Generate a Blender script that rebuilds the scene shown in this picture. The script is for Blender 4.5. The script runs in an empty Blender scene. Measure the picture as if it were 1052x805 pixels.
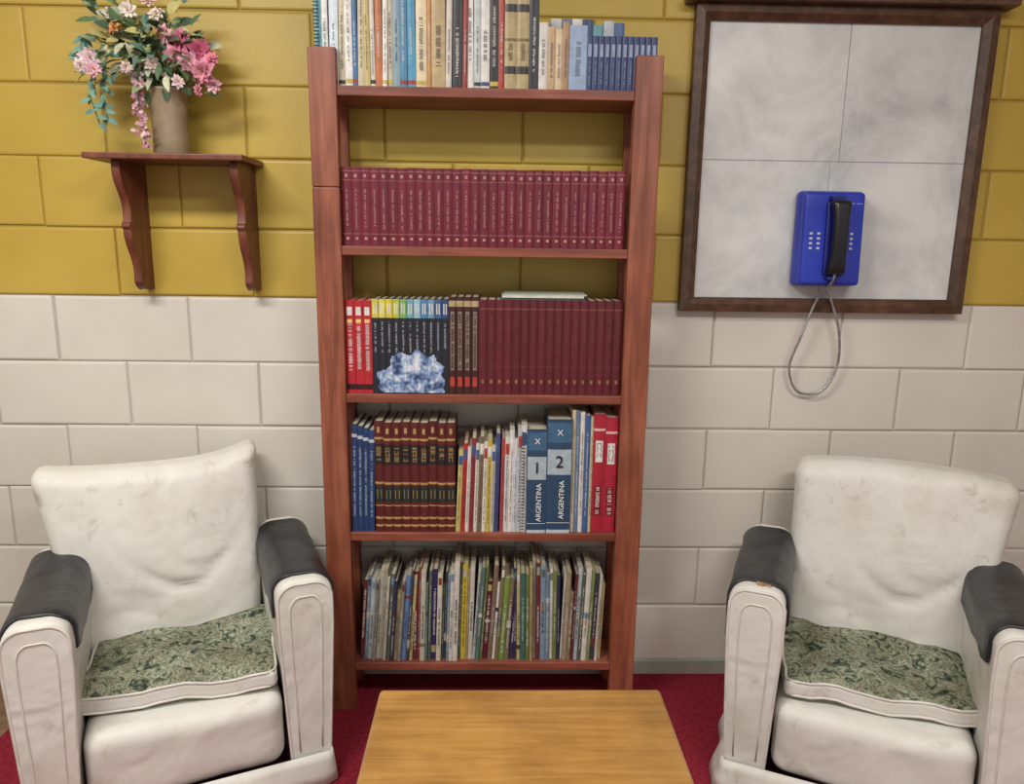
import bpy, math, random
from mathutils import Vector, Matrix, noise
random.seed(7)
scene = bpy.context.scene
try:
    scene.view_settings.view_transform = 'Standard'
except Exception: pass
R = math.radians
def C(r,g,b):
    f=lambda c:(c/255/12.92) if c/255<=0.04045 else ((c/255+0.055)/1.055)**2.4
    return (f(r),f(g),f(b),1.0)

# ------------------------------------------------------------ materials
def base_mat(name, rough=0.5, spec=0.5):
    m=bpy.data.materials.new(name); m.use_nodes=True
    nt=m.node_tree; b=nt.nodes['Principled BSDF']
    b.inputs['Roughness'].default_value=rough
    try: b.inputs['Specular IOR Level'].default_value=spec
    except Exception: pass
    return m,nt,b
def coords(nt, scale=(1,1,1)):
    tc=nt.nodes.new('ShaderNodeTexCoord'); mp=nt.nodes.new('ShaderNodeMapping')
    mp.inputs['Scale'].default_value=scale
    nt.links.new(tc.outputs['Object'], mp.inputs['Vector']); return mp.outputs['Vector']
def noise_node(nt, vec, scale, detail=4, rough=0.5, dist=0):
    n=nt.nodes.new('ShaderNodeTexNoise'); n.inputs['Scale'].default_value=scale
    n.inputs['Detail'].default_value=detail; n.inputs['Roughness'].default_value=rough
    n.inputs['Distortion'].default_value=dist
    nt.links.new(vec,n.inputs['Vector']); return n.outputs['Fac']
def ramp(nt, fac, stops, interp='LINEAR'):
    r=nt.nodes.new('ShaderNodeValToRGB'); cr=r.color_ramp; cr.interpolation=interp
    while len(cr.elements)<len(stops): cr.elements.new(0.5)
    for e,(p,c) in zip(cr.elements,stops): e.position=p; e.color=c
    nt.links.new(fac,r.inputs['Fac']); return r.outputs['Color']
def mult(nt,a,b2,fac=1.0):
    mx=nt.nodes.new('ShaderNodeMix'); mx.data_type='RGBA'; mx.blend_type='MULTIPLY'; mx.inputs[0].default_value=fac
    nt.links.new(a,mx.inputs[6]); nt.links.new(b2,mx.inputs[7]); return mx.outputs[2]
def bump(nt,b,fac,strength,dist=0.01,prev=None):
    n=nt.nodes.new('ShaderNodeBump'); n.inputs['Strength'].default_value=strength
    n.inputs['Distance'].default_value=dist
    nt.links.new(fac,n.inputs['Height'])
    if prev is not None: nt.links.new(prev,n.inputs['Normal'])
    nt.links.new(n.outputs['Normal'],b.inputs['Normal']); return n.outputs['Normal']
def mnoise(name,c1,c2,scale=5,rough=0.5,bs=0,bscale=80,bdist=0.003,stretch=(1,1,1),lo=0.35,hi=0.65,spec=0.5,detail=5,metal=0):
    m,nt,b=base_mat(name,rough,spec); v=coords(nt,stretch)
    f=noise_node(nt,v,scale,detail)
    nt.links.new(ramp(nt,f,[(lo,c1),(hi,c2)]),b.inputs['Base Color'])
    b.inputs['Metallic'].default_value=metal
    if bs>0: bump(nt,b,noise_node(nt,v,bscale,3),bs,bdist)
    return m
def wood(name,dark,mid,light,stretch,scale=6,rough=0.35,contrast=(0.3,0.5,0.7)):
    m,nt,b=base_mat(name,rough); v=coords(nt,stretch)
    f=noise_node(nt,v,scale,8,0.6,0.6)
    col=ramp(nt,f,[(contrast[0],dark),(contrast[1],mid),(contrast[2],light)])
    tc=nt.nodes.new('ShaderNodeTexCoord')
    g=noise_node(nt,tc.outputs['Object'],5,4,.6)
    col=mult(nt,col,ramp(nt,g,[(0.3,C(205,200,196)),(0.6,C(255,255,255))]),.8)
    nt.links.new(col,b.inputs['Base Color'])
    bump(nt,b,f,0.12,0.002)
    return m

M_yel=mnoise('mustard_painted_block',C(176,150,58),C(186,160,68),2.5,0.46,0.16,60,0.002)
M_whi=mnoise('cream_painted_block',C(199,194,183),C(210,206,196),2.5,0.5,0.16,60,0.002)
M_yelj=mnoise('mustard_painted_joint',C(150,126,50),C(162,138,58),3,0.6)
M_whij=mnoise('cream_painted_joint',C(168,162,150),C(182,176,165),3,0.6)
M_carpet=mnoise('crimson_carpet',C(118,30,44),C(142,42,57),90,0.95,0.6,400,0.004,spec=0.1)
M_base=mnoise('grey_baseboard_paint',C(150,155,145),C(165,168,158),8,0.5)
M_ceil=mnoise('ceiling_paint',C(225,222,214),C(232,230,224),4,0.8)
M_vfloor=wood('tan_floor_boards',C(100,76,50),C(126,98,68),C(144,114,82),(1,12,1),4)
M_woodv=wood('redwood_varnish_vertical',C(104,55,37),C(139,77,54),C(160,98,72),(14,14,1),3,0.45)
M_woodh=wood('redwood_varnish_horizontal',C(102,54,39),C(134,72,54),C(156,94,72),(1,14,14),3,0.45)
M_bracket=wood('dark_redwood',C(84,42,28),C(112,59,42),C(132,75,56),(10,10,1.5),4,0.42)
M_frame=wood('dark_walnut_frame',C(60,42,28),C(82,57,40),C(102,73,52),(5,5,5),6,0.42)
M_table=wood('oak_table_top',C(150,108,50),C(172,128,66),C(186,144,80),(1.2,22,1),4,0.36,(0.25,0.5,0.75))
M_tedge=wood('oak_table_edge',C(160,114,62),C(180,134,80),C(194,150,96),(1,1,8),4,0.4)
M_black=mnoise('black_vinyl',C(24,25,29),C(46,47,52),14,0.38,0.5,40,0.004)
M_tear=mnoise('torn_foam',C(170,140,100),C(120,90,62),40,0.9,0.6,60)
M_metal=mnoise('armoured_cable_metal',C(150,150,150),C(185,185,185),60,0.35,metal=0.8)
M_blue=mnoise('blue_phone_plastic',C(28,44,156),C(38,58,178),4,0.36)
M_blued=mnoise('dark_blue_plastic',C(14,22,104),C(20,30,120),4,0.4)
M_hand=mnoise('black_handset_plastic',C(12,12,16),C(24,24,30),10,0.3)
M_key=mnoise('phone_key_plastic',C(170,182,205),C(195,204,220),10,0.4)
M_white=mnoise('white_print',C(225,226,224),C(232,233,230),10,0.6)
M_vase=mnoise('beige_ceramic',C(126,110,86),C(154,136,108),14,0.5,0.3,30)
M_stem=mnoise('stem_green',C(60,84,44),C(84,108,60),20,0.6)

def vinyl(name):
    m,nt,b=base_mat(name,0.52,0.35); v=coords(nt)
    f=noise_node(nt,v,3.5,6,0.65); f2=noise_node(nt,v,13,8,0.75,0.4); f3=noise_node(nt,coords(nt,(1,1,.25)),38,6,0.7)
    a=ramp(nt,f,[(0.28,C(190,185,173)),(0.48,C(208,206,198)),(0.72,C(217,216,211))])
    a=mult(nt,a,ramp(nt,f2,[(0.28,C(190,181,164)),(0.42,C(255,255,255))]),.65)
    a=mult(nt,a,ramp(nt,f3,[(0.24,C(186,178,162)),(0.34,C(255,255,255))]),.5)
    nt.links.new(a,b.inputs['Base Color'])
    w=noise_node(nt,v,6,2,0.45,0.9)
    n1=bump(nt,b,w,0.5,0.02); n2=bump(nt,b,noise_node(nt,v,22,2,.5,1.2),0.12,0.005,n1); bump(nt,b,noise_node(nt,v,160,2),0.12,0.002,n2)
    return m
M_vinyl=vinyl('worn_white_vinyl')
M_pipe=mnoise('white_vinyl_piping',C(196,192,182),C(214,211,203),20,0.5)
def floral():
    m,nt,b=base_mat('floral_tapestry_fabric',0.95,0.1); v=coords(nt)
    f=noise_node(nt,v,34,4,0.62,1.3)
    c=ramp(nt,f,[(0.0,C(54,60,54)),(0.37,C(80,90,76)),(0.43,C(122,130,108)),(0.49,C(164,164,144)),(0.55,C(104,114,94)),(0.61,C(150,139,125)),(0.66,C(74,84,74)),(0.74,C(138,142,124))],'CONSTANT')
    f2=noise_node(nt,v,9,3)
    c=mult(nt,c,ramp(nt,f2,[(0.35,C(215,212,204)),(0.6,C(255,255,255))]))
    nt.links.new(c,b.inputs['Base Color'])
    bump(nt,b,noise_node(nt,v,250,2),0.4,0.003)
    return m
M_floral=floral()
def panelmat():
    m,nt,b=base_mat('marbled_panel',0.38,0.5); v=coords(nt)
    f=noise_node(nt,v,3.6,8,0.68,0.5)
    a=ramp(nt,f,[(0.3,C(168,172,171)),(0.46,C(196,199,197)),(0.60,C(212,214,211)),(0.75,C(220,221,218))])
    nt.links.new(a,b.inputs['Base Color'])
    return m
M_panel=panelmat()
M_seam=mnoise('panel_seam',C(135,138,150),C(150,152,162),10,0.6)
def attr_mat(name,rough,ns=60,var=0.12):
    m,nt,b=base_mat(name,rough); a=nt.nodes.new('ShaderNodeAttribute'); a.attribute_name='Col'
    v=coords(nt); f=noise_node(nt,v,ns,4)
    d=ramp(nt,f,[(0.3,(1-var,1-var,1-var,1)),(0.7,(1,1,1,1))])
    nt.links.new(mult(nt,a.outputs['Color'],d),b.inputs['Base Color']); return m
M_book=attr_mat('printed_book_covers',0.42,50,.25)
M_leaf=attr_mat('artificial_leaf_and_petal',0.6,30,0.2)

# ------------------------------------------------------------ mesh helpers
class MB:
    def __init__(s): s.v=[];s.f=[];s.c=[];s.m=[];s.flat=set()
    def face(s,idx,col=None,mat=0,flat=False):
        if flat: s.flat.add(len(s.f))
        s.f.append(tuple(idx)); s.c.append(col or (1,1,1,1)); s.m.append(mat)
    def box(s,x0,x1,y0,y1,z0,z1,col=None,mat=0):
        n=len(s.v)
        s.v+= [Vector(p) for p in ((x0,y0,z0),(x1,y0,z0),(x1,y1,z0),(x0,y1,z0),(x0,y0,z1),(x1,y0,z1),(x1,y1,z1),(x0,y1,z1))]
        for q in ((0,3,2,1),(4,5,6,7),(0,1,5,4),(1,2,6,5),(2,3,7,6),(3,0,4,7)): s.face([n+i for i in q],col,mat)
    def quad(s,ps,col=None,mat=0,flat=False):
        n=len(s.v); s.v+=[Vector(p) for p in ps]; s.face(range(n,n+len(ps)),col,mat,flat)
    def tube(s,pts,r,seg=8,closed=False,col=None,mat=0):
        pts=[Vector(p) for p in pts]; N=len(pts); rings=[]; up=None
        for i,p in enumerate(pts):
            if closed: t=(pts[(i+1)%N]-pts[i-1])
            else: t=pts[min(i+1,N-1)]-pts[max(i-1,0)]
            t.normalize()
            if up is None: up=t.orthogonal().normalized()
            up=(up-t*up.dot(t)); 
            if up.length<1e-6: up=t.orthogonal()
            up.normalize(); b=t.cross(up)
            rr=r(i/(max(1,N-1))) if callable(r) else r
            n=len(s.v)
            for k in range(seg):
                a=2*math.pi*k/seg; s.v.append(p+up*math.cos(a)*rr+b*math.sin(a)*rr)
            rings.append(n)
        for i in range(N if closed else N-1):
            a=rings[i]; b2=rings[(i+1)%N]
            for k in range(seg): s.face((a+k,a+(k+1)%seg,b2+(k+1)%seg,b2+k),col,mat)
        if not closed:
            s.face([rings[0]+k for k in range(seg)][::-1],col,mat); s.face([rings[-1]+k for k in range(seg)],col,mat)
    def xform(s,start,M):
        for i in range(start,len(s.v)): s.v[i]=M@s.v[i]
    def obj(s,name,mats,parent=None,smooth=False,bevel=0,cols=False):
        me=bpy.data.meshes.new(name); me.from_pydata([tuple(v) for v in s.v],[],s.f)
        for m in mats: me.materials.append(m)
        me.polygons.foreach_set('material_index',s.m)
        if smooth: me.polygons.foreach_set('use_smooth',[i not in s.flat for i in range(len(s.f))])
        if cols:
            at=me.color_attributes.new('Col','FLOAT_COLOR','CORNER'); d=[]
            for f,c in zip(s.f,s.c): d+=list(c)*len(f)
            at.data.foreach_set('color',d)
        me.update()
        o=bpy.data.objects.new(name,me); scene.collection.objects.link(o)
        if parent: o.parent=parent
        if bevel:
            b=o.modifiers.new('bevel','BEVEL'); b.width=bevel; b.segments=3; b.limit_method='ANGLE'
        return o
def empty(name,loc=(0,0,0),rz=0):
    e=bpy.data.objects.new(name,None); scene.collection.objects.link(e); e.location=loc; e.rotation_euler=(0,0,rz); e.empty_display_size=0.1; return e
def soft(mb,half,r,m=8,fn=None,matfn=None,k=4):
    """rounded, subdivided block whose vertices pass through fn"""
    def samples(h,rr):
        a=[-h+rr*(i/k) for i in range(k)]; b=[-(h-rr)+2*(h-rr)*i/m for i in range(m+1)]
        return a+b+[-x for x in a[::-1]]
    rr=min(r,*half)*0.999
    S=[samples(h,rr) for h in half]; idx={}
    inner=[h-rr for h in half]
    def vid(p):
        key=tuple(round(c,6) for c in p)
        if key in idx: return idx[key]
        q=Vector([max(-inner[i],min(inner[i],p[i])) for i in range(3)])
        d=Vector(p)-q
        if d.length>1e-9: v=q+d.normalized()*rr
        else: v=Vector(p)
        if fn: v=fn(v)
        idx[key]=len(mb.v); mb.v.append(v); return idx[key]
    for ax in range(3):
        u,w=(ax+1)%3,(ax+2)%3
        for sg in (-1,1):
            for i in range(len(S[u])-1):
                for j in range(len(S[w])-1):
                    ps=[]
                    for (a,b) in ((i,j),(i+1,j),(i+1,j+1),(i,j+1)):
                        p=[0,0,0]; p[ax]=sg*half[ax]; p[u]=S[u][a]; p[w]=S[w][b]; ps.append(vid(p))
                    if sg<0: ps=ps[::-1]
                    if len(set(ps))<3: continue
                    mat=matfn(ax,sg,(S[u][i]+S[u][i+1])/2,(S[w][j]+S[w][j+1])/2) if matfn else 0
                    mb.face(ps,None,mat)
def text_obj(body,size,M,mat,parent,name):
    cu=bpy.data.curves.new(name,'FONT'); cu.body=body; cu.size=size; cu.extrude=0.0003; cu.align_x='CENTER'; cu.align_y='CENTER'
    t=bpy.data.objects.new(name+'_tmp',cu); scene.collection.objects.link(t)
    bpy.context.view_layer.update()
    me=bpy.data.meshes.new_from_object(t.evaluated_get(bpy.context.evaluated_depsgraph_get()))
    bpy.data.objects.remove(t)
    o=bpy.data.objects.new(name,me); scene.collection.objects.link(o)
    me.materials.clear(); me.materials.append(mat); o.matrix_world=M
    if parent: o.parent=parent
    return o

# ------------------------------------------------------------ room shell
ZB=1.245
def build_wall():
    mb=MB(); x_lo,x_hi=-3.0,3.2; ztop=2.8
    mb.quad([(x_lo,0.006,-0.02),(x_hi,0.006,-0.02),(x_hi,0.006,ZB),(x_lo,0.006,ZB)],None,3)
    mb.quad([(x_lo,0.006,ZB),(x_hi,0.006,ZB),(x_hi,0.006,ztop),(x_lo,0.006,ztop)],None,2)
    mb.box(x_lo,x_hi,0.01,0.15,-0.02,ztop,None,3)
    for r in range(-7,8):
        z0=ZB+0.2*r; z1=z0+0.2
        if z1<0.01 or z0>ztop-0.01: continue
        z0=max(z0,-0.02); z1=min(z1,ztop)
        off=0.62 if r%2 else 0.42
        kx=math.floor((x_lo-off)/0.4)
        while off+0.4*kx<x_hi:
            xa=max(off+0.4*kx,x_lo); xb=min(off+0.4*(kx+1),x_hi); kx+=1
            if xb-xa<0.02: continue
            dy=random.uniform(-0.001,0.001); g=0.0018; n=len(mb.v); mat=1 if r<0 else 0
            j=[random.uniform(-0.0015,0.0015) for _ in range(4)]
            for ins,y in ((g,0.0065),(g+0.0010,0.0032),(g+0.003,0.0010),(g+0.007,0.0)):
                for (x,z) in ((xa+ins+j[0],z0+ins+j[1]),(xb-ins+j[2],z0+ins+j[1]),(xb-ins+j[2],z1-ins+j[3]),(xa+ins+j[0],z1-ins+j[3])):
                    mb.v.append(Vector((x,y+dy,z)))
            for l in range(3):
                for q in range(4):
                    a=n+l*4; mb.face((a+q,a+(q+1)%4,a+4+(q+1)%4,a+4+q),None,mat)
            mb.face([n+12,n+13,n+14,n+15],None,mat)
    mb.obj('wall_back',[M_yel,M_whi,M_yelj,M_whij])
build_wall()
mb=MB(); mb.box(-3.0,3.2,-4.2,0.15,-0.1,-0.004); mb.obj('floor',[M_vfloor])
mb=MB(); mb.box(-1.47,3.2,-4.0,-0.012,-0.004,0.0); mb.obj('carpet',[M_carpet])
mb=MB(); mb.box(-3.0,3.2,-0.012,0.0,-0.004,0.05); mb.obj('baseboard_back',[M_base],bevel=0.003)
mb=MB(); mb.box(-3.0,3.2,-4.2,0.15,2.8,2.9); mb.obj('ceiling',[M_ceil])
mb=MB(); mb.box(-3.1,-3.0,-4.2,0.15,-0.1,2.9); mb.obj('wall_left',[M_whi])
mb=MB(); mb.box(3.2,3.3,-4.2,0.15,-0.1,2.9); mb.obj('wall_right',[M_whi])

# ------------------------------------------------------------ bookshelf
BX=-0.083; XL=BX-0.39; XR=BX+0.39; YF=-0.205
SH=[1.80,1.39,0.98,0.565,0.145]
bs=empty('bookshelf')
mb=MB()
mb.box(BX-0.463,XL,YF-0.004,YF+0.034,0,1.555); mb.box(BX-0.463,XL,YF-0.004,YF+0.034,1.556,1.905)
mb.box(XR,BX+0.463,YF-0.004,YF+0.034,0,1.90)
mb.obj('front_posts',[M_woodv],bs,bevel=0.003)
mb=MB()
for s in (-1,1):
    x0=BX+s*0.425
    mb.box(x0-0.03,x0+0.03,-0.045,-0.014,0,1.88)
mb.obj('rear_posts',[M_woodv],bs,bevel=0.003)
mb=MB()
for z in SH:
    mb.box(XL+0.0,XR-0.0,YF,-0.014,z-0.0125,z+0.0125)
    for s in (-1,1):
        a=BX+s*0.39; b=BX+s*0.45
        mb.box(min(a,b),max(a,b),YF+0.036,-0.047,z-0.0125,z+0.0125)
mb.obj('shelf_boards',[M_woodh],bs,bevel=0.002)

# ------------------------------------------------------------ books
books=empty('shelf_books')
PAGE=C(214,204,178)
def jit(c,a=0.12):
    k=1+random.uniform(-a,a); return (min(1,c[0]*k),min(1,c[1]*k),min(1,c[2]*k),1)
def mixc(a,b,t): return tuple(a[i]*(1-t)+b[i]*t for i in range(3))+(1,)
def book(mb,x0,w,h,z,col,depth=0.15,yf=None,lean=0,marks=(),bulge=0.0015,hard=True,page=PAGE):
    yf=YF+0.012 if yf is None else yf
    st=len(mb.v); x1=x0+w-0.0006; t=min(0.0018,w*0.2); o=0.003 if hard else 0.0006
    mb.box(x0,x0+t,yf+0.002,yf+depth,z,z+h,col); mb.box(x1-t,x1,yf+0.002,yf+depth,z,z+h,col)
    mb.box(x0+t,x1-t,yf+0.003,yf+depth-o,z+o,z+h-o,page)
    def sy(f): return yf+0.002-(bulge+0.001)*math.sin(math.pi*max(0.02,min(0.98,f)))**0.6
    def strip(f0,f1,z0,z1,c,off=0.0):
        n=4 if f1-f0>0.5 else 1
        for i in range(n):
            a=f0+(f1-f0)*i/n; b=f0+(f1-f0)*(i+1)/n
            xa=x0+(x1-x0)*a; xb=x0+(x1-x0)*b
            mb.quad([(xa,sy(a)-off,z0),(xb,sy(b)-off,z0),(xb,sy(b)-off,z1),(xa,sy(a)-off,z1)],c)
    strip(0,1,z,z+h,col)
    mb.quad([(x0,yf+0.003,z+h)]+[(x0+(x1-x0)*f,sy(f),z+h) for f in (0,.25,.5,.75,1)]+[(x1,yf+0.003,z+h)],col)
    for mk in marks:
        kind=mk[0]
        if kind=='band': strip(0.02,0.98,z+h*mk[1],z+h*mk[2],mk[3],0.0005)
        elif kind=='block': strip(mk[4],mk[5],z+h*mk[1],z+h*mk[2],mk[3],0.0008)
        elif kind=='text':
            tc=mixc(mk[3],col,.28)
            zz=z+h*mk[1]; ze=z+h*mk[2]; gw=mk[4] if len(mk)>4 else 0.3
            while zz<ze:
                l=random.choice((0.0012,0.0022,0.0030)); 
                if random.random()<0.16: zz+=0.004; continue
                a=0.5-gw/2+random.uniform(0,0.08); b=0.5+gw/2-random.uniform(0,0.08)
                strip(a,b,zz,min(zz+l,ze),tc,0.001); zz+=l+0.0014
    if lean:
        p=Vector((x0,0,z)); mb.xform(st,Matrix.Translation(p)@Matrix.Rotation(lean,4,'Y')@Matrix.Translation(-p))
GOLD=C(180,150,92); WHT=C(220,219,212); BLK=C(30,30,34)
# --- shelf 1 (top)
mb=MB(); z=SH[0]+0.0128; sc=0.00257; x=XL-0.057
top=[(8,.27,C(120,190,205)),(6,.28,C(225,228,226)),(9,.26,C(210,225,232)),(7,.235,C(196,186,160)),(8,.27,C(232,230,222)),(5,.25,C(60,110,160)),
(7,.25,C(206,196,166)),(6,.27,C(196,180,116)),(5,.235,C(220,216,202)),(7,.25,C(190,112,66)),(5,.235,C(226,224,216)),(6,.26,C(200,190,170)),(7,.25,C(140,168,180)),(7,.235,C(80,140,176)),
(9,.26,C(70,146,182)),(11,.245,C(214,200,166)),(5,.26,C(190,138,80)),(14,.25,C(190,168,124)),(6,.235,C(210,206,194)),(11,.232,C(42,42,46)),(5,.24,C(150,56,50)),(7,.25,C(226,224,218)),
(7,.228,C(196,204,204)),(9,.24,C(228,226,220)),(9,.27,C(32,32,36)),(6,.236,C(166,66,52))]
for bi,(w,h,c) in enumerate(top):
    ww=w*sc; c=jit(c,.1); lum=c[0]+c[1]+c[2]
    tc=BLK if lum>0.9 else WHT
    mk=[('text',random.uniform(.12,.3),random.uniform(.55,.9),tc,random.uniform(.25,.45))]
    if random.random()<.5: mk.append(('band',.03,.07,jit(random.choice([C(160,50,46),C(50,76,136),C(200,176,80),C(36,36,40)]))))
    ln=random.choice((0,0,0,.014,-.010)); 
    book(mb,x,ww,h,z,c,0.145,yf=YF+.010+random.uniform(0,.012),marks=mk,hard=random.random()<.3,lean=ln); x+=ww
for i in range(2):
    ww=12.5*sc
    book(mb,x,ww,.235,z,C(176,160,116),0.15,marks=[('band',.80,.88,C(40,36,30)),('band',.16,.24,C(40,36,30)),('band',.5,.53,C(120,96,50)),('text',.3,.48,C(70,54,30),.4)],bulge=.003); x+=ww
book(mb,x,10*sc,.22,z,C(34,36,46),marks=[('text',.2,.8,WHT,.3)]); x+=10*sc
for (w,h,c) in [(9,.165,C(214,212,204)),(8,.155,C(192,164,122)),(7,.150,C(210,192,158)),(7,.168,C(170,136,98)),(18,.160,C(150,172,204))]:
    book(mb,x,w*sc,h,z,c,marks=[('text',.2,.75,C(90,90,110),.35)],hard=False,depth=.10); x+=w*sc
for i in range(12):
    ww=6.0*sc; book(mb,x,ww,.135,z,jit(C(40,56,102)),.10,marks=[('block',.62,.85,C(140,156,186),.2,.8),('text',.1,.55,C(130,148,182),.35)]); x+=ww
xx=XL+0.535
for c in (C(96,160,186),C(210,214,214),C(80,124,166),C(220,216,204),C(50,70,114),C(100,156,166),C(186,194,202),C(70,96,146)):
    book(mb,xx,.0285,random.uniform(.185,.205),z,c,.06,yf=-0.085,marks=()); xx+=.029
for i in range(30):
    zz=z+0.01+i*0.0087
    mb.tube([(XL-0.05+0.006*math.cos(a),YF+0.012-0.004+0.005*math.sin(a),zz) for a in [k*math.pi/4 for k in range(8)]],0.0009,4,True,C(40,40,48))
mb.obj('book_row_1',[M_book],books,cols=True)
# --- shelf 2
mb=MB(); z=SH[1]+0.0128; x=XL+0.004; n=31; ww=0.765/n
for i in range(n):
    c=jit(C(110,26,46),.14); h=.206+random.uniform(-.001,.001)
    book(mb,x,ww,h,z,c,.15,marks=[('band',.945,.955,C(160,104,100)),('band',.83,.84,C(150,90,86)),('block',.87,.91,C(176,130,120),.35,.65),('text',.22,.72,C(188,140,134),.26),('band',.15,.16,C(160,100,94)),('block',.08,.11,C(190,150,136),.35,.65)],bulge=.0035); x+=ww
mb.obj('book_row_2',[M_book],books,cols=True)
# --- shelf 3
mb=MB(); z=SH[2]+0.0128; sc=.00278; x=XL+0.002
for i in range(3):
    book(mb,x,8.6*sc,.262,z,C(182,36,46),marks=[('text',.25,.75,WHT,.5),('block',.84,.93,WHT,.2,.8),('band',.04,.1,C(40,20,24)),('block',.76,.80,C(230,200,120),.2,.8)]); x+=8.7*sc
cols3=[C(206,196,70),C(212,204,96),C(214,196,50),C(180,190,80),C(124,172,90),C(110,165,178),C(146,186,200),C(76,130,172),C(116,152,180),C(60,96,142),C(44,72,116)]
ecx,ecz=x+.112,z+.030
for i,cc in enumerate(cols3):
    w=7*sc
    book(mb,x,w,.268,z,C(32,36,46),marks=[('band',.80,.995,cc),('block',.84,.95,WHT,.25,.75),('text',.44,.76,C(180,184,194),.3)])
    nx=5;cell=(w-.0006)/nx
    for a in range(nx):
        zz=z+.003
        while zz<z+.13:
            px=x+(a+.5)*cell; dx=(px-ecx)/.092; dz=(zz-ecz)/.088; d=math.hypot(dx,dz)
            if d<1+.25*noise.noise(Vector((px*35,0,zz*35))):
                nn=noise.noise(Vector((px*38,3,zz*38)))+.6*noise.noise(Vector((px*110,9,zz*110)))
                t=max(0,min(1,(nn+.55)/1.1)); 
                c=mixc(C(46,62,104),C(130,160,204),min(1,t*2)) if t<.5 else mixc(C(130,160,204),C(222,228,234),min(1,t*2-1))
                y=YF+0.0101
                mb.quad([(x+a*cell,y,zz),(x+(a+1)*cell,y,zz),(x+(a+1)*cell,y,zz+.0036),(x+a*cell,y,zz+.0036)],c)
            zz+=.0036
    x+=w
for i in range(4):
    w=7.6*sc
    book(mb,x,w,.275,z,C(62,28,28),marks=[('block',.25,.85,C(136,126,110),.25,.75),('text',.27,.83,C(60,20,20),.4),('band',.9,.96,C(176,158,116)),('block',.08,.18,C(176,62,54),.2,.8)],bulge=.003); x+=w
n=17; ww=(XR-0.004-x)/n; flat_x=x+.06
for i in range(n):
    book(mb,x,ww,.268,z,jit(C(94,26,36),.1),marks=[('band',.9,.91,C(140,84,74)),('text',.55,.82,C(130,74,68),.2),('band',.3,.305,C(124,68,62)),('block',.12,.16,C(150,104,84),.35,.65)],bulge=.0035); x+=ww
zt=z+.268
mb.box(flat_x,flat_x+.235,YF+.015,YF+.15,zt,zt+.006,C(60,80,90)); mb.box(flat_x+.004,flat_x+.232,YF+.012,YF+.15,zt+.0062,zt+.012,C(216,212,198)); mb.box(flat_x+.01,flat_x+.24,YF+.014,YF+.15,zt+.0122,zt+.0165,C(176,186,170))
mb.obj('book_row_3',[M_book],books,cols=True)
# --- shelf 4
mb=MB(); z=SH[3]+0.0128; sc=.00288; x=XL+.004
for i in range(4):
    book(mb,x,5.6*sc,.325-.006*i,z,jit(C(40,64,108)),marks=[('text',.15,.8,C(170,184,202),.4),('band',.88,.91,C(190,196,204))],hard=False,lean=.018); x+=5.7*sc
x+=.004
for i in range(9):
    w=9.0*sc
    book(mb,x,w,.332+random.uniform(-.004,.004),z,jit(C(92,34,34),.1),marks=[('band',.84,.86,GOLD),('band',.62,.80,C(34,34,38)),('text',.65,.78,GOLD,.6),('band',.44,.46,GOLD),('band',.28,.42,C(34,48,44)),('block',.31,.39,GOLD,.25,.75),('band',.12,.14,GOLD),('block',.9,.95,GOLD,.35,.65),('band',.24,.25,GOLD),('band',.05,.07,GOLD)],bulge=.005); x+=w
mixed=[(5,.25,C(198,188,116)),(5,.27,C(176,52,52)),(4,.26,C(216,212,200)),(5,.285,C(140,50,64)),(4,.27,C(210,206,190)),(5,.29,C(120,104,86)),(4,.275,C(220,216,206)),(5,.28,C(200,176,80)),(4,.265,C(196,194,180)),(5,.30,C(66,76,120)),(4,.285,C(166,74,78)),(5,.29,C(204,204,200)),(5,.31,C(222,220,216)),(4,.285,C(204,212,220)),(5,.315,C(186,190,194)),(6,.325,C(218,218,214))]
tot=sum(m[0] for m in mixed)
for mi,(w,h,c) in enumerate(mixed):
    ww=w*sc*73/tot*.97
    book(mb,x,ww,h,z,jit(c,.06),marks=[('text',.1,.8,random.choice([BLK,C(110,50,50),C(50,60,100)]) ,.35),('block',.82,.93,random.choice([C(170,70,56),C(60,94,142),WHT]),.1,.9)],hard=False,lean=.040-.032*mi/15 if mi<15 else 0); x+=ww
    if mi==9: x+=.004
for i in range(32):
    zz=z+.01+i*.0095; xc=x-.012
    mb.tube([(xc+.005*math.cos(a),YF+.006+.004*math.sin(a),zz) for a in [k*math.pi/3 for k in range(6)]],.0009,4,True,C(70,70,84))
argx=[]
for i,(w,h) in enumerate(((20,.315),(25,.345))):
    ww=w*sc
    book(mb,x,ww,h,z,C(42,72,102),.16,yf=YF+.004,marks=[('band',.52,.74,C(168,184,194)),('band',.80,.97,C(62,102,134)),('band',.0,.03,C(190,200,206)),('band',.09,.095,WHT)],bulge=.001); argx.append((x+ww/2,h,ww)); x+=ww
for (w,h,c) in [(5,.37,C(204,190,156)),(6,.366,C(96,122,156)),(6,.364,C(216,212,202)),(8,.355,C(66,98,146)),(4,.35,C(200,190,150))]:
    ww=w*sc*.74; book(mb,x,ww,h,z,c,marks=[('text',.15,.85,WHT if sum(c[:3])<1 else BLK,.3)],hard=False); x+=ww
ww=(XR-.003-x)/2
for i in range(2):
    book(mb,x,ww,.36-.01*i,z,C(168,34,54),marks=[('block',.60,.78,WHT,.2,.8),('text',.62,.76,C(60,20,30),.5),('block',.15,.4,C(120,20,38),.2,.8),('text',.16,.39,WHT,.4),('band',.86,.88,C(220,180,172))]); x+=ww
mb.obj('book_row_4',[M_book],books,cols=True)
RX=Matrix.Rotation(R(90),4,'X')
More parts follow.
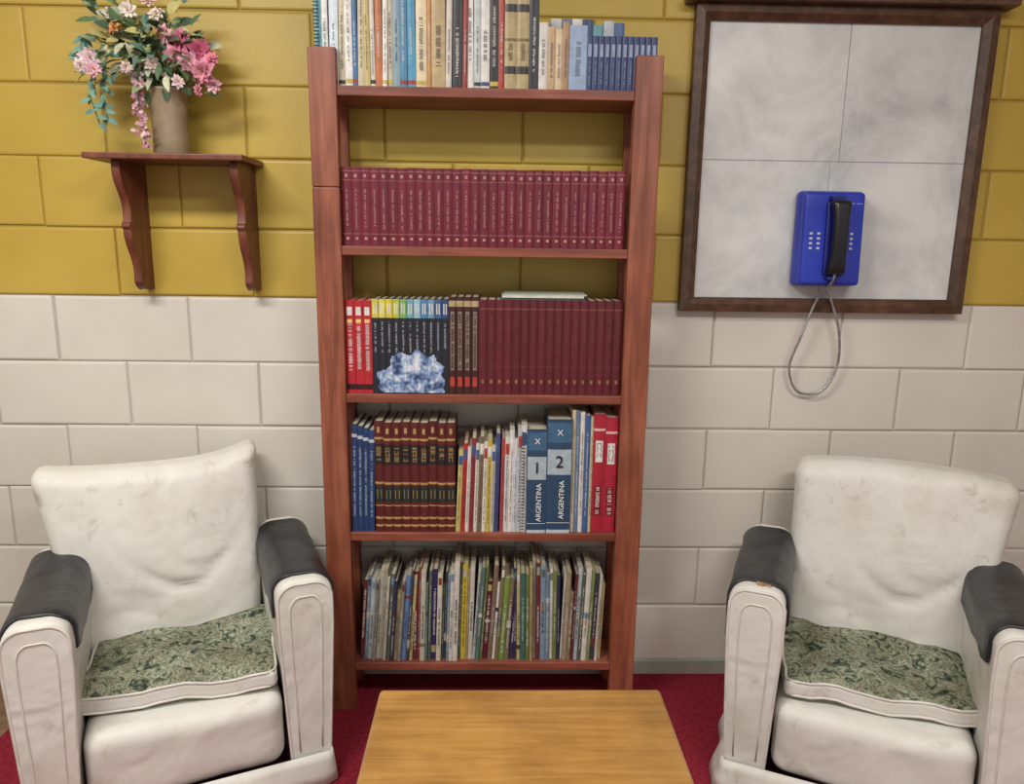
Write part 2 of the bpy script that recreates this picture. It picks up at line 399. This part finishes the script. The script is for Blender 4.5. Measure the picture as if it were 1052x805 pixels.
for i,(xc,h,ww) in enumerate(argx):
    y=YF+.0005
    text_obj(str(i+1),.050,Matrix.Translation((xc,y,z+h*.63))@RX,M_hand,books,'volume_number_%d'%(i+1))
    text_obj('ARGENTINA',.021,Matrix.Translation((xc+ww*.12,y,z+h*.30))@Matrix.Rotation(R(-90),4,'Y')@RX,M_white,books,'spine_title_%d'%(i+1))
    text_obj('X',.024,Matrix.Translation((xc,y,z+h*.885))@RX,M_white,books,'spine_mark_%d'%(i+1))
# --- shelf 5
mb=MB(); z=SH[4]+0.0128; x=XL+.012
pal=[C(142,138,126),C(194,188,170),C(164,150,118),C(104,50,50),C(90,104,90),C(116,142,160),C(206,202,190),C(184,176,158),C(66,66,74),C(138,62,54),C(160,160,144),C(84,114,106),C(184,168,114),C(214,210,202),C(58,58,90),C(132,116,92),C(114,130,76),C(176,186,186),C(206,202,190),C(194,188,170)]
special={11:C(104,132,176),19:C(50,44,90),27:C(200,178,60),33:C(92,32,44),37:C(116,148,66),42:C(64,106,98)}
def leanf(f): return (.075 if f<.22 else .03 if f<.45 else .065 if f<.62 else -.01 if f<.8 else .035)
i=0; hk=1
while x<XR-.03:
    w=random.uniform(.007,.016); c=special.get(i,jit(random.choice(pal),.18))
    if i%4==0: hk=random.uniform(.86,1.03)
    h=random.uniform(.29,.322)*hk-(.04 if random.random()<.15 else 0)
    if i in special: w=.016
    f=(x-XL)/.78; lean=leanf(f)
    mk=[('text',random.uniform(.08,.3),random.uniform(.5,.88),BLK if sum(c[:3])>.8 else WHT,random.uniform(.3,.5))]
    if random.random()<.5:
        a=random.uniform(.02,.85); mk.append(('band',a,a+random.uniform(.02,.1),jit(random.choice(pal))))
    if random.random()<.3: mk.append(('block',.88,.96,jit(random.choice(pal)),.15,.85))
    book(mb,x,w,h,z,c,.15,yf=YF+.012+random.uniform(0,.014),marks=mk,hard=False,lean=lean,page=jit(C(186,174,146)))
    x+=w*1.01+max(0,(lean-leanf(f+.01)))*.30
    i+=1
mb.obj('book_row_5',[M_book],books,cols=True)

# ------------------------------------------------------------ wall shelf with brackets
ws=empty('wall_bracket_shelf')
mb=MB(); mb.box(-1.158,-.733,-.185,-.001,1.622,1.638); mb.obj('board',[M_bracket],ws,bevel=.003)
def bracket(x):
    mb=MB(); pts=[]
    N=48
    for i in range(N+1):
        t=i/N
        d=.150-.078*t+.012*math.sin(t*math.pi*4.2+.2)*(1-.3*t)
        if .46<t<.52: d+=.008
        if t>.93: d*=1-((t-.93)/.07)**2*.35
        pts.append((-d,1.6215-.352*t))
    prof=[(-.001,1.6215)]+pts+[(-.001,1.6215-.352)]
    for s,xx in ((1,x-.011),(-1,x+.011)):
        n=len(mb.v); mb.v+=[Vector((xx,p[0],p[1])) for p in prof]
        mb.face(list(range(n,n+len(prof)))[::s])
    L=len(prof)
    for i in range(L): mb.face((i,(i+1)%L,L+(i+1)%L,L+i))
    return mb
bracket(-1.085).obj('bracket_1',[M_bracket],ws,bevel=.002)
bracket(-.768).obj('bracket_2',[M_bracket],ws,bevel=.002)

# ------------------------------------------------------------ flowers
fl=empty('artificial_flower_arrangement')
mb=MB(); prof=[(.0,1.6385),(.044,1.6385),(.047,1.645),(.046,1.70),(.047,1.76),(.050,1.805),(.052,1.812),(.048,1.814),(.044,1.805),(.042,1.75),(0,1.75)]
VX,VY=-.955,-.095; seg=32
for (r,zz) in prof:
    for k in range(seg):
        a=2*math.pi*k/seg; mb.v.append(Vector((VX+max(r,.0005)*math.cos(a),VY+max(r,.0005)*math.sin(a),zz)))
for i in range(len(prof)-1):
    for k in range(seg): mb.face((i*seg+k,i*seg+(k+1)%seg,(i+1)*seg+(k+1)%seg,(i+1)*seg+k))
mb.obj('vase',[M_vase],fl,smooth=True)
def leaf(mb,p,d,up,L,W,c,curl=.25,fold=.25):
    d=d.normalized(); s=d.cross(up); 
    if s.length<1e-4: s=d.orthogonal()
    s.normalize(); n=s.cross(d).normalized(); N=5; rows=[]
    for i in range(N+1):
        t=i/N; w=W*math.sin(math.pi*min(1,(t*.92+.06)))**.8*(1-.35*t); 
        cen=p+d*L*t-n*curl*L*t*t
        idx=len(mb.v); mb.v+=[cen-s*w+n*fold*w,cen,cen+s*w+n*fold*w]; rows.append(idx)
    for i in range(N):
        a,b=rows[i],rows[i+1]; mb.face((a,a+1,b+1,b),c); mb.face((a+1,a+2,b+2,b+1),jit(c,.1))
def rdir():
    while True:
        v=Vector((random.uniform(-1,1),random.uniform(-1,1),random.uniform(-1,1)))
        if .1<v.length<1: return v.normalized()
def PX(px,py,y=-.11): return Vector(((px-525)*.0026,y,1.917-(py-50)*.00248))
lv=MB(); st=MB()
base=Vector((VX,VY,1.80))
greens=[C(84,112,72),C(112,140,92),C(64,90,66),C(140,160,118),C(166,180,148),C(96,128,112),C(176,168,104),C(190,190,160)]
def stem(p,q,r=.0022):
    m=(p+q)/2+Vector((0,-.01,.03)); pts=[]
    for i in range(9):
        t=i/8; pts.append(p*(1-t)**2+m*2*t*(1-t)+q*t*t)
    st.tube(pts,r,6,False)
for i in range(38):
    a=PX(min(185,max(98,random.gauss(140,23))),random.gauss(48,25),-.11+random.uniform(-.05,.03))
    stem(base+Vector((random.uniform(-.02,.02),random.uniform(-.02,.02),-.02)),a)
    for k in range(8):
        pp=a+Vector((random.gauss(0,.020),random.gauss(0,.018),random.gauss(0,.022)))
        if pp.y>-.03: pp.y=-.04
        dd=(pp-PX(150,60))+rdir()*.08; dd.y-=.03
        leaf(lv,pp,dd,Vector((0,-.7,.7))+rdir()*.5,random.uniform(.03,.05),random.uniform(.010,.017),jit(random.choice(greens),.15))
for path in ([(100,50),(88,80),(84,105),(92,135)],[(104,60),(100,85),(96,110),(101,128)],[(85,40),(80,48),(76,60),(80,75)]):
    P=[PX(*q,-.13) for q in path]; st.tube([base]+[PX(130,60)]+P,.0016,6)
    for i in range(len(P)-1):
        for k in range(5):
            p=P[i].lerp(P[i+1],k/5); leaf(lv,p,Vector((random.uniform(-1,1),random.uniform(-.5,0),random.uniform(-1,-.1))),Vector((0,-1,.3)),.030,.008,jit(random.choice([C(96,140,130),C(76,116,98),C(110,150,130)])))
lv.obj('leaves',[M_leaf],fl,cols=True,smooth=True)
fm=MB()
def blossom(p,r,c,n=7,face=Vector((0,-1,.2)),cc=C(200,150,80)):
    f=(face+rdir()*.7).normalized(); u=f.orthogonal().normalized(); w=f.cross(u)
    for layer,(k,tilt) in enumerate(((1,.30),(.85,.75),(.6,1.4))):
        for i in range(n):
            a=2*math.pi*(i+.5*layer+random.uniform(-.15,.15))/n; d=(u*math.cos(a)+w*math.sin(a))+f*tilt
            leaf(fm,p,d,f,r*k*random.uniform(.85,1.1),r*.42*k,jit(c,.22),curl=.35,fold=.25)
    for i in range(4): fm.tube([p,p+(f+rdir()*.35).normalized()*r*.5],.001,4,col=cc)
PK=[C(214,118,146),C(224,146,168),C(196,92,126),C(232,178,190)]
for (px,py,r,c) in [(182,48,.038,PK[0]),(206,78,.038,PK[1]),(200,55,.032,PK[2]),(170,42,.030,PK[3]),(190,66,.030,PK[3]),(212,64,.024,PK[0]),(212,90,.022,PK[3]),(176,60,.026,PK[1]),(90,66,.030,C(232,200,208)),(97,78,.022,PK[3]),(84,74,.020,C(236,214,216)),(134,18,.024,C(230,218,206)),(152,70,.024,C(226,206,196)),(120,36,.020,C(204,140,84)),(163,22,.022,C(230,214,198)),(178,88,.020,C(234,208,208)),(108,60,.018,C(232,218,202)),(197,95,.018,PK[1]),(146,44,.018,C(236,226,214)),(126,74,.018,C(228,200,196)),(155,10,.02,C(226,190,180)),(112,20,.018,C(230,220,200))]:
    blossom(PX(px,py,-.155+random.uniform(-.02,.02)),r,c)
P=[PX(138,80,-.15),PX(138,105,-.16),PX(140,130,-.165),PX(143,155,-.165)]
st.tube([base,PX(145,70,-.14)]+P,.0016,6)
for i in range(110):
    t=random.random(); q=P[min(2,int(t*3))].lerp(P[min(2,int(t*3))+1],(t*3)%1)
    wd=.018*(1-.6*t)
    q=q+Vector((random.gauss(0,wd*.6),random.gauss(0,wd*.5),0)); 
    d=rdir(); d.z-=.6
    leaf(fm,q,d,Vector((0,-1,0)),.013,.006,jit(random.choice([C(186,130,146),C(204,156,166),C(164,112,130),C(216,184,184)]),.15))
fm.obj('blossoms',[M_leaf],fl,cols=True,smooth=True)
st.obj('stems',[M_stem],fl,smooth=True)

# ------------------------------------------------------------ phone board
pb=empty('framed_phone_board')
X0,X1,Z0,Z1=.503,1.368,1.222,2.082; fw=.042
mb=MB(); mb.box(X0+.02,X1-.02,-.016,-.001,Z0+.02,Z1-.02); mb.obj('panel',[M_panel],pb)
mb=MB()
mb.box(X0+.03,X1-.03,-.0166,-.0161,1.6625,1.665); mb.box(.951,.9530,-.0166,-.0161,1.665,Z1-.03); mb.box(.926,.9275,-.0166,-.0161,Z0+.03,1.6625)
mb.obj('panel_seams',[M_seam],pb)
mb=MB()
def mitre(a,b,c,d):
    n=len(mb.v); yb,yf,yi=-.001,-.034,-.026
    for (p,q) in ((a,d),(b,c)):
        mb.v+=[Vector((p[0],yb,p[1])),Vector((p[0],yf,p[1])),Vector((p[0]+(q[0]-p[0])*.55,yf-.004,p[1]+(q[1]-p[1])*.55)),Vector((q[0],yi,q[1])),Vector((q[0],yb-.012,q[1]))]
    for i in range(4): mb.face((n+i,n+i+1,n+5+i+1,n+5+i))
o=[(X0,Z0),(X1,Z0),(X1,Z1),(X0,Z1)]; ii=[(X0+fw,Z0+fw),(X1-fw,Z0+fw),(X1-fw,Z1-fw),(X0+fw,Z1-fw)]
for k in range(4): mitre(o[k],o[(k+1)%4],ii[(k+1)%4],ii[k])
mb.obj('frame',[M_frame],pb)
mb=MB(); mb.box(X0-.03,X1+.035,-.065,-.001,Z1+.001,Z1+.021); mb.box(X0-.015,X1+.02,-.05,-.001,Z1+.0215,Z1+.034); mb.obj('top_ledge',[M_frame],pb,bevel=.004)
# ------------------------------------------------------------ telephone
PHX=.926
ph=empty('wall_telephone',(PHX,-.0172,1.440))
mb=MB()
def bodyfn(v):
    t=(v.z+.137)/.274; v=v.copy()
    if v.y<-.0: v.x*=.95; v.z*=.975; v.y-=.012*(1-t)
    return v+Vector((0,-.031,0))
soft(mb,(.094,.03,.137),.012,6,bodyfn); mb.obj('body',[M_blue],ph,smooth=True)
mb=MB(); soft(mb,(.030,.006,.105),.006,4,lambda v:v+Vector((.004,-.067-.012*(.5-v.z/.22)*.8,.0))); mb.obj('cradle',[M_blued],ph,smooth=True)
mb=MB()
for i in range(6):
    for j in range(4):
        if i in (2,3): continue
        cx=-.066+i*.0225+ (.006 if i>3 else 0); cz=-.005-j*.014+.02
        yy=-.0605-.012*(1-(cz+.137)/.274)
        mb.box(cx-.0045,cx+.0045,yy-.0042,yy+.003,cz-.0034,cz+.0034)
mb.obj('keypad',[M_key],ph,bevel=.001)
mb=MB()
for k in range(9):
    if k==4: continue
    mb.box(.040+k*.0045,.043+k*.0045,-.0625,-.060,.098,.102)
mb.obj('label_print',[M_key],ph)
mb=MB()
def handfn(v):
    t=v.z/.105; v=v.copy(); e=abs(t)
    v.x*=.78+.5*max(0,e-.55); 
    if v.y>0: v.y+=.014*max(0,(e-.5)/.5)**1.2 if e>.5 else 0
    v.y+= .010*t*t
    return v+Vector((.004,-.103,.004))
soft(mb,(.0285,.013,.105),.012,10,handfn); mb.obj('handset',[M_hand],ph,smooth=True)
mb=MB(); mb.box(-.02,.02,-.085,-.055,.108,.122); mb.box(-.016,.022,-.09,-.06,-.118,-.108); mb.obj('hook',[M_blued],ph,bevel=.003)
cp=[(.930,-.11,1.345),(.927,-.10,1.315),(.908,-.05,1.256),(.874,-.042,1.145),(.853,-.03,1.055),(.878,-.025,.985),(.925,-.022,.967),(.974,-.025,.99),(1.003,-.03,1.065),(.992,-.04,1.165),(.960,-.045,1.25),(.936,-.045,1.30)]
def smoothpath(P,n=8):
    P=[Vector(p) for p in P]; out=[]
    for i in range(len(P)-1):
        p0=P[max(0,i-1)];p1=P[i];p2=P[i+1];p3=P[min(len(P)-1,i+2)]
        for k in range(n):
            t=k/n; out.append(.5*((2*p1)+(p2-p0)*t+(2*p0-5*p1+4*p2-p3)*t*t+(3*p1-p0-3*p2+p3)*t**3))
    out.append(P[-1]); return out
mb=MB(); sp=smoothpath(cp,14); L=Vector(ph.location)
mb.tube([p-L for p in sp],lambda t:.0036+.0006*(int(t*156)%2),8); mb.obj('armoured_cord',[M_metal],ph,smooth=True)

# ------------------------------------------------------------ coffee table
ct=empty('coffee_table',(.010,-1.113,0))
mb=MB(); soft(mb,(.320,.375,.0125),.011,2,lambda v:v+Vector((0,0,.4075)),lambda ax,sg,a,b:0 if (ax==2) else 1,3)
mb.obj('top',[M_table,M_tedge],ct,smooth=False)
mb=MB()
for sx in (-1,1):
    for sy in (-1,1):
        x=sx*.27; y=sy*.32; mb.box(x-.02,x+.02,y-.02,y+.02,0,.3945)
    mb.box(sx*.271-.009,sx*.271+.009,-.30,.30,.33,.3945)
for sy in (-1,1): mb.box(-.25,.25,sy*.325-.009,sy*.325+.009,.33,.3945)
mb.obj('legs_and_apron',[M_tedge],ct,bevel=.003)

# ------------------------------------------------------------ armchairs
H=.578
def arm_profile():
    hw=lambda z:.046+.023*min(1,max(0,z/.46))**.9
    right=[(hw(z),z) for z in (.012,.08,.16,.24,.32,.40,.46,.51)]
    r=.046; cx=.069-r; cz=H-r
    arc=[(cx+r*math.cos(R(a)),cz+r*math.sin(R(a))) for a in (10,25,40,55,70,80,90)]
    half=right+arc
    return half+[(-x,z) for x,z in half[::-1]]
PROF=arm_profile()
def armchair(name,loc,rot,seed,topfn,bx,crot,cxs,tear=0):
    root=empty(name,loc,rot)
    for s,nm in ((-1,'arm_1'),(1,'arm_2')):
        cx=s*.291; mb=MB(); secs=[(.0,.94),(.003,.965),(.010,.988),(.022,1)]+[(y,1) for y in (.06,.12,.18,.24,.30,.36,.42,.47)]
        L=len(PROF)
        def ap(x,z,y,k):
            zz=.3+(z-.3)*k if z>.3 else z
            w=.005*noise.noise(Vector((x*14+seed,y*11,z*11+s*5)))
            sag=-.012*math.sin(math.pi*min(1,y/.47))*max(0,(z-.4)/.18)
            return Vector((cx+x*k+w*(1 if x>0 else -1),y,zz+sag))
        for (y,k) in secs:
            for (x,z) in PROF: mb.v.append(ap(x,z,y,k))
        for i in range(len(secs)-1):
            for j in range(L): mb.face((i*L+j,i*L+(j+1)%L,(i+1)*L+(j+1)%L,(i+1)*L+j))
        mb.quad([ap(x,z,0,.94) for x,z in PROF][::-1],flat=True)
        mb.quad([ap(x,z,.47,1) for x,z in PROF],flat=True)
        mb.obj(nm,[M_vinyl],root,smooth=True)
        mb=MB(); mb.tube([(cx+x*.965,.002,.3+(z-.3)*.965 if z>.3 else z) for x,z in PROF],.0042,8,True)
        mb.tube([(cx+x*.56,-.001,.3+(z-.3)*.84 if z>.3 else z+.02) for x,z in PROF if z>.06],.0018,6,False)
        mb.obj(nm+'_piping',[M_pipe],root,smooth=True)
        # draped black cover : profile over the arm top, hanging further down the outer side
        prof=[(x,z) for (x,z) in PROF if z>.50]
        hwz=lambda z:.046+.023*min(1,max(0,z/.46))**.9
        lo_r=.425 if s>0 else .475; lo_l=.425 if s<0 else .475
        pts=[(hwz(z_),z_) for z_ in (lo_r,(lo_r+.50)/2)]+prof+[(-hwz(z_),z_) for z_ in ((lo_l+.50)/2,lo_l)]
        mb=MB(); ys=[.040,.045,.09,.15,.21,.27,.33,.39,.44]; n0=len(pts)
        for yi,y in enumerate(ys):
            for pi,(x,z) in enumerate(pts):
                off=.006 if yi else .003
                d=Vector((x,0,max(0,z-(H-.06)))).normalized()
                wv=.003*noise.noise(Vector((x*30+seed,y*25,z*25)))
                zl=0
                if pi in (0,n0-1): zl=.018*noise.noise(Vector((y*16,seed,s*3+x*10)))
                sag=-.012*math.sin(math.pi*min(1,y/.47))*max(0,(z-.4)/.18)
                yw=y+(.014*noise.noise(Vector((x*25,seed*2,s))) if yi<2 else 0)
                mb.v.append(Vector((cx+x+(d.x*(off+wv)),yw,z+max(0,d.z)*(off+wv)+zl+sag)))
        for i in range(len(ys)-1):
            for j in range(n0-1): mb.face((i*n0+j,i*n0+j+1,(i+1)*n0+j+1,(i+1)*n0+j))
        o=mb.obj(nm+'_cover',[M_black],root,smooth=True)
        sd=o.modifiers.new('thick','SOLIDIFY'); sd.thickness=.004; sd.offset=0
        if tear and s==-1:
            mb=MB()
            soft(mb,(.018,.008,.0025),.0025,6,lambda v:Vector((cx+.012+v.x*(1+.6*noise.noise(v*60)),.034+v.y*(1+.8*noise.noise(v*50+Vector((3,1,2))))+.005*noise.noise(Vector((v.x*120,0,0))),H-.0008+v.z)))
            mb.obj('torn_foam_patch',[M_tear],root,smooth=True)
    mb=MB(); BH=.294
    def bfn(v):
        t=(v.z+.305)/.61; xn=v.x/BH; v=v.copy()
        v.x*=.74+.26*min(1,max(0,t))**.9
        up=max(0,(t-.45)/.55); v.z+=up*topfn(xn)
        if v.y<0: v.y-=.026*(1-xn*xn)*math.sin(math.pi*min(1,max(0,t)))**.7
        v.y+=.10*t
        q=Vector((v.x*5+seed,v.y*4,v.z*6)); v.y+=.012*noise.noise(q)*(1-.6*up); v.x+=.005*noise.noise(q+Vector((5,5,5)))
        if v.y<.09:
            for (cxx,cz,amp,wd,ln,cv) in ((.05,-.035,.018,.014,.012,5),(.10,.01,.010,.012,.006,7),(-.10,-.09,.008,.016,.008,-4),(0,-.16,.008,.018,.02,2),(-.05,-.06,.007,.010,.006,3)):
                dz=v.z-cz-cv*(v.x-cxx)**2; v.y+=amp*math.exp(-(dz/wd)**2)*math.exp(-(v.x-cxx)**2/ln)
        return v+Vector((bx*min(1,t+.1),.405,.487))
    soft(mb,(BH,.062,.305),.042,32,bfn,k=5)
    mb.obj('backrest',[M_vinyl],root,smooth=True)
    mb=MB(); soft(mb,(.325,.045,.24),.03,4,lambda v:v+Vector((0,.495,.29))); mb.obj('back_shell',[M_vinyl],root,smooth=True)
    mb=MB()
    def sfn(v):
        v=v.copy()
        if v.y<-.15: v.y-=.014*math.cos(v.x/.22*1.3)
        v.y+=.005*noise.noise(v*12+Vector((seed,0,0))); v.z+=.006*noise.noise(v*8+Vector((0,seed,0)))
        return v+Vector((0,.225,.170))
    soft(mb,(.228,.215,.098),.04,10,sfn); mb.obj('seat_base',[M_vinyl],root,smooth=True)
    mb=MB(); cr=R(crot)
    def cfn(v):
        xn=v.x/.234; yn=v.y/.180; v=v.copy()
        if v.z>0: v.z+=.008*(1-xn*xn)*(1-yn*yn)
        v.z+=.018*noise.noise(Vector((v.x*6+seed*3,v.y*6,0)))+.010*noise.noise(Vector((v.x*15,v.y*15,seed)))
        v.z+=.020*max(0,yn)
        k=1+.05*noise.noise(Vector((xn*1.8,yn*1.8,seed+9)))
        v.x*=k; v.y*=k
        X=v.x*math.cos(cr)-v.y*math.sin(cr); Y=v.x*math.sin(cr)+v.y*math.cos(cr)
        return Vector((X+cxs,Y+.247,v.z+.301))
    soft(mb,(.234,.180,.025),.016,16,cfn,lambda ax,sg,a,b:1 if (ax==2 and sg>0) else 0)
    mb.obj('seat_cushion',[M_vinyl,M_floral],root,smooth=True)
    mb=MB()
    for zz in (.020,-.019):
        pts=[]; hx,hy,rr=.232,.178,.03
        for (sx,sy,a0) in ((1,1,0),(-1,1,90),(-1,-1,180),(1,-1,270)):
            for k in range(5):
                a=R(a0+22.5*k); pts.append(Vector((sx*(hx-rr)+rr*math.cos(a),sy*(hy-rr)+rr*math.sin(a),zz)))
        full=[]
        for i in range(len(pts)):
            a=pts[i]; b=pts[(i+1)%len(pts)]; n=max(1,int((b-a).length/.03))
            for k in range(n): full.append(a.lerp(b,k/n))
        mb.tube([cfn(p) for p in full],.0036,6,True)
    mb.obj('cushion_piping',[M_pipe],root,smooth=True)
    mb=MB(); path=[]
    cs=[(-.35,.50),(-.345,.0),(-.340,-.012),(.340,-.012),(.345,.0),(.35,.50)]
    for i in range(len(cs)-1):
        a=Vector((cs[i][0],cs[i][1],0)); b=Vector((cs[i+1][0],cs[i+1][1],0)); n=max(1,int((b-a).length/.012))
        nrm=Vector((b.y-a.y,-(b.x-a.x),0)).normalized()
        if nrm.dot((a+b)/2-Vector((0,.25,0)))<0: nrm=-nrm
        for k in range(n): path.append((a.lerp(b,k/n),nrm))
    rowsz=[.09,.065,.035,.004]; n=len(path)
    for ri,zz in enumerate(rowsz):
        fl_=.010+.007*ri
        for i,(p,nr) in enumerate(path):
            rip=.005*ri/3*math.sin(i*.4+seed)+.006*ri*noise.noise(Vector((p.x*7,p.y*7,seed)))
            q=p+nr*(fl_-.012+rip); q.z=zz; mb.v.append(q)
    for r_ in range(3):
        for i in range(n-1): mb.face((r_*n+i,r_*n+i+1,(r_+1)*n+i+1,(r_+1)*n+i))
    o=mb.obj('skirt',[M_vinyl],root,smooth=True); sd=o.modifiers.new('thick','SOLIDIFY'); sd.thickness=.003
    return root
for_left=lambda x:.012*abs(x)**3+(.034*max(0,x)**4)-.012*(1-x*x)
for_right=lambda x:.016*math.cos(x*1.4)-.010*abs(x)**4+.004
armchair('armchair',(-.797,-.632,0),R(23),1.3,for_left,-.055,-7,.004)
armchair('armchair.001',(.873,-.680,0),R(-24),6.1,for_right,.050,6,.006,tear=1)

# ------------------------------------------------------------ lights
def lamp(name,loc,sx,sy,e,col=(1,.975,.93)):
    root=empty(name,loc)
    mb=MB(); mb.box(-sx/2,sx/2,-sy/2,sy/2,-.03,.0); mb.obj('housing',[M_white],root,bevel=.004)
    l=bpy.data.lights.new(name+'_light','AREA'); l.shape='RECTANGLE'; l.size=sx; l.size_y=sy; l.energy=e; l.color=col
    o=bpy.data.objects.new('tube_light',l); scene.collection.objects.link(o); o.parent=root; o.location=(0,0,-.04)
lamp('ceiling_lamp',(-1.2,-1.7,2.79),1.2,.3,68)
lamp('ceiling_lamp.001',(.9,-2.4,2.79),1.2,.3,52)
w=bpy.data.worlds.new('World'); scene.world=w; w.use_nodes=True
bg=w.node_tree.nodes['Background']; bg.inputs['Color'].default_value=(1,.985,.955,1); bg.inputs['Strength'].default_value=.58

# ------------------------------------------------------------ camera
cd=bpy.data.cameras.new('camera'); cam=bpy.data.objects.new('camera',cd); scene.collection.objects.link(cam)
cd.sensor_width=36; cd.lens=760/1052*36; cd.clip_start=.05
cam.matrix_world=Matrix.Translation((-.059,-2.26,1.413))@Matrix.Rotation(R(-1.5),4,'Z')@Matrix.Rotation(R(90-11.3),4,'X')@Matrix.Rotation(R(.8),4,'Z')
scene.camera=cam
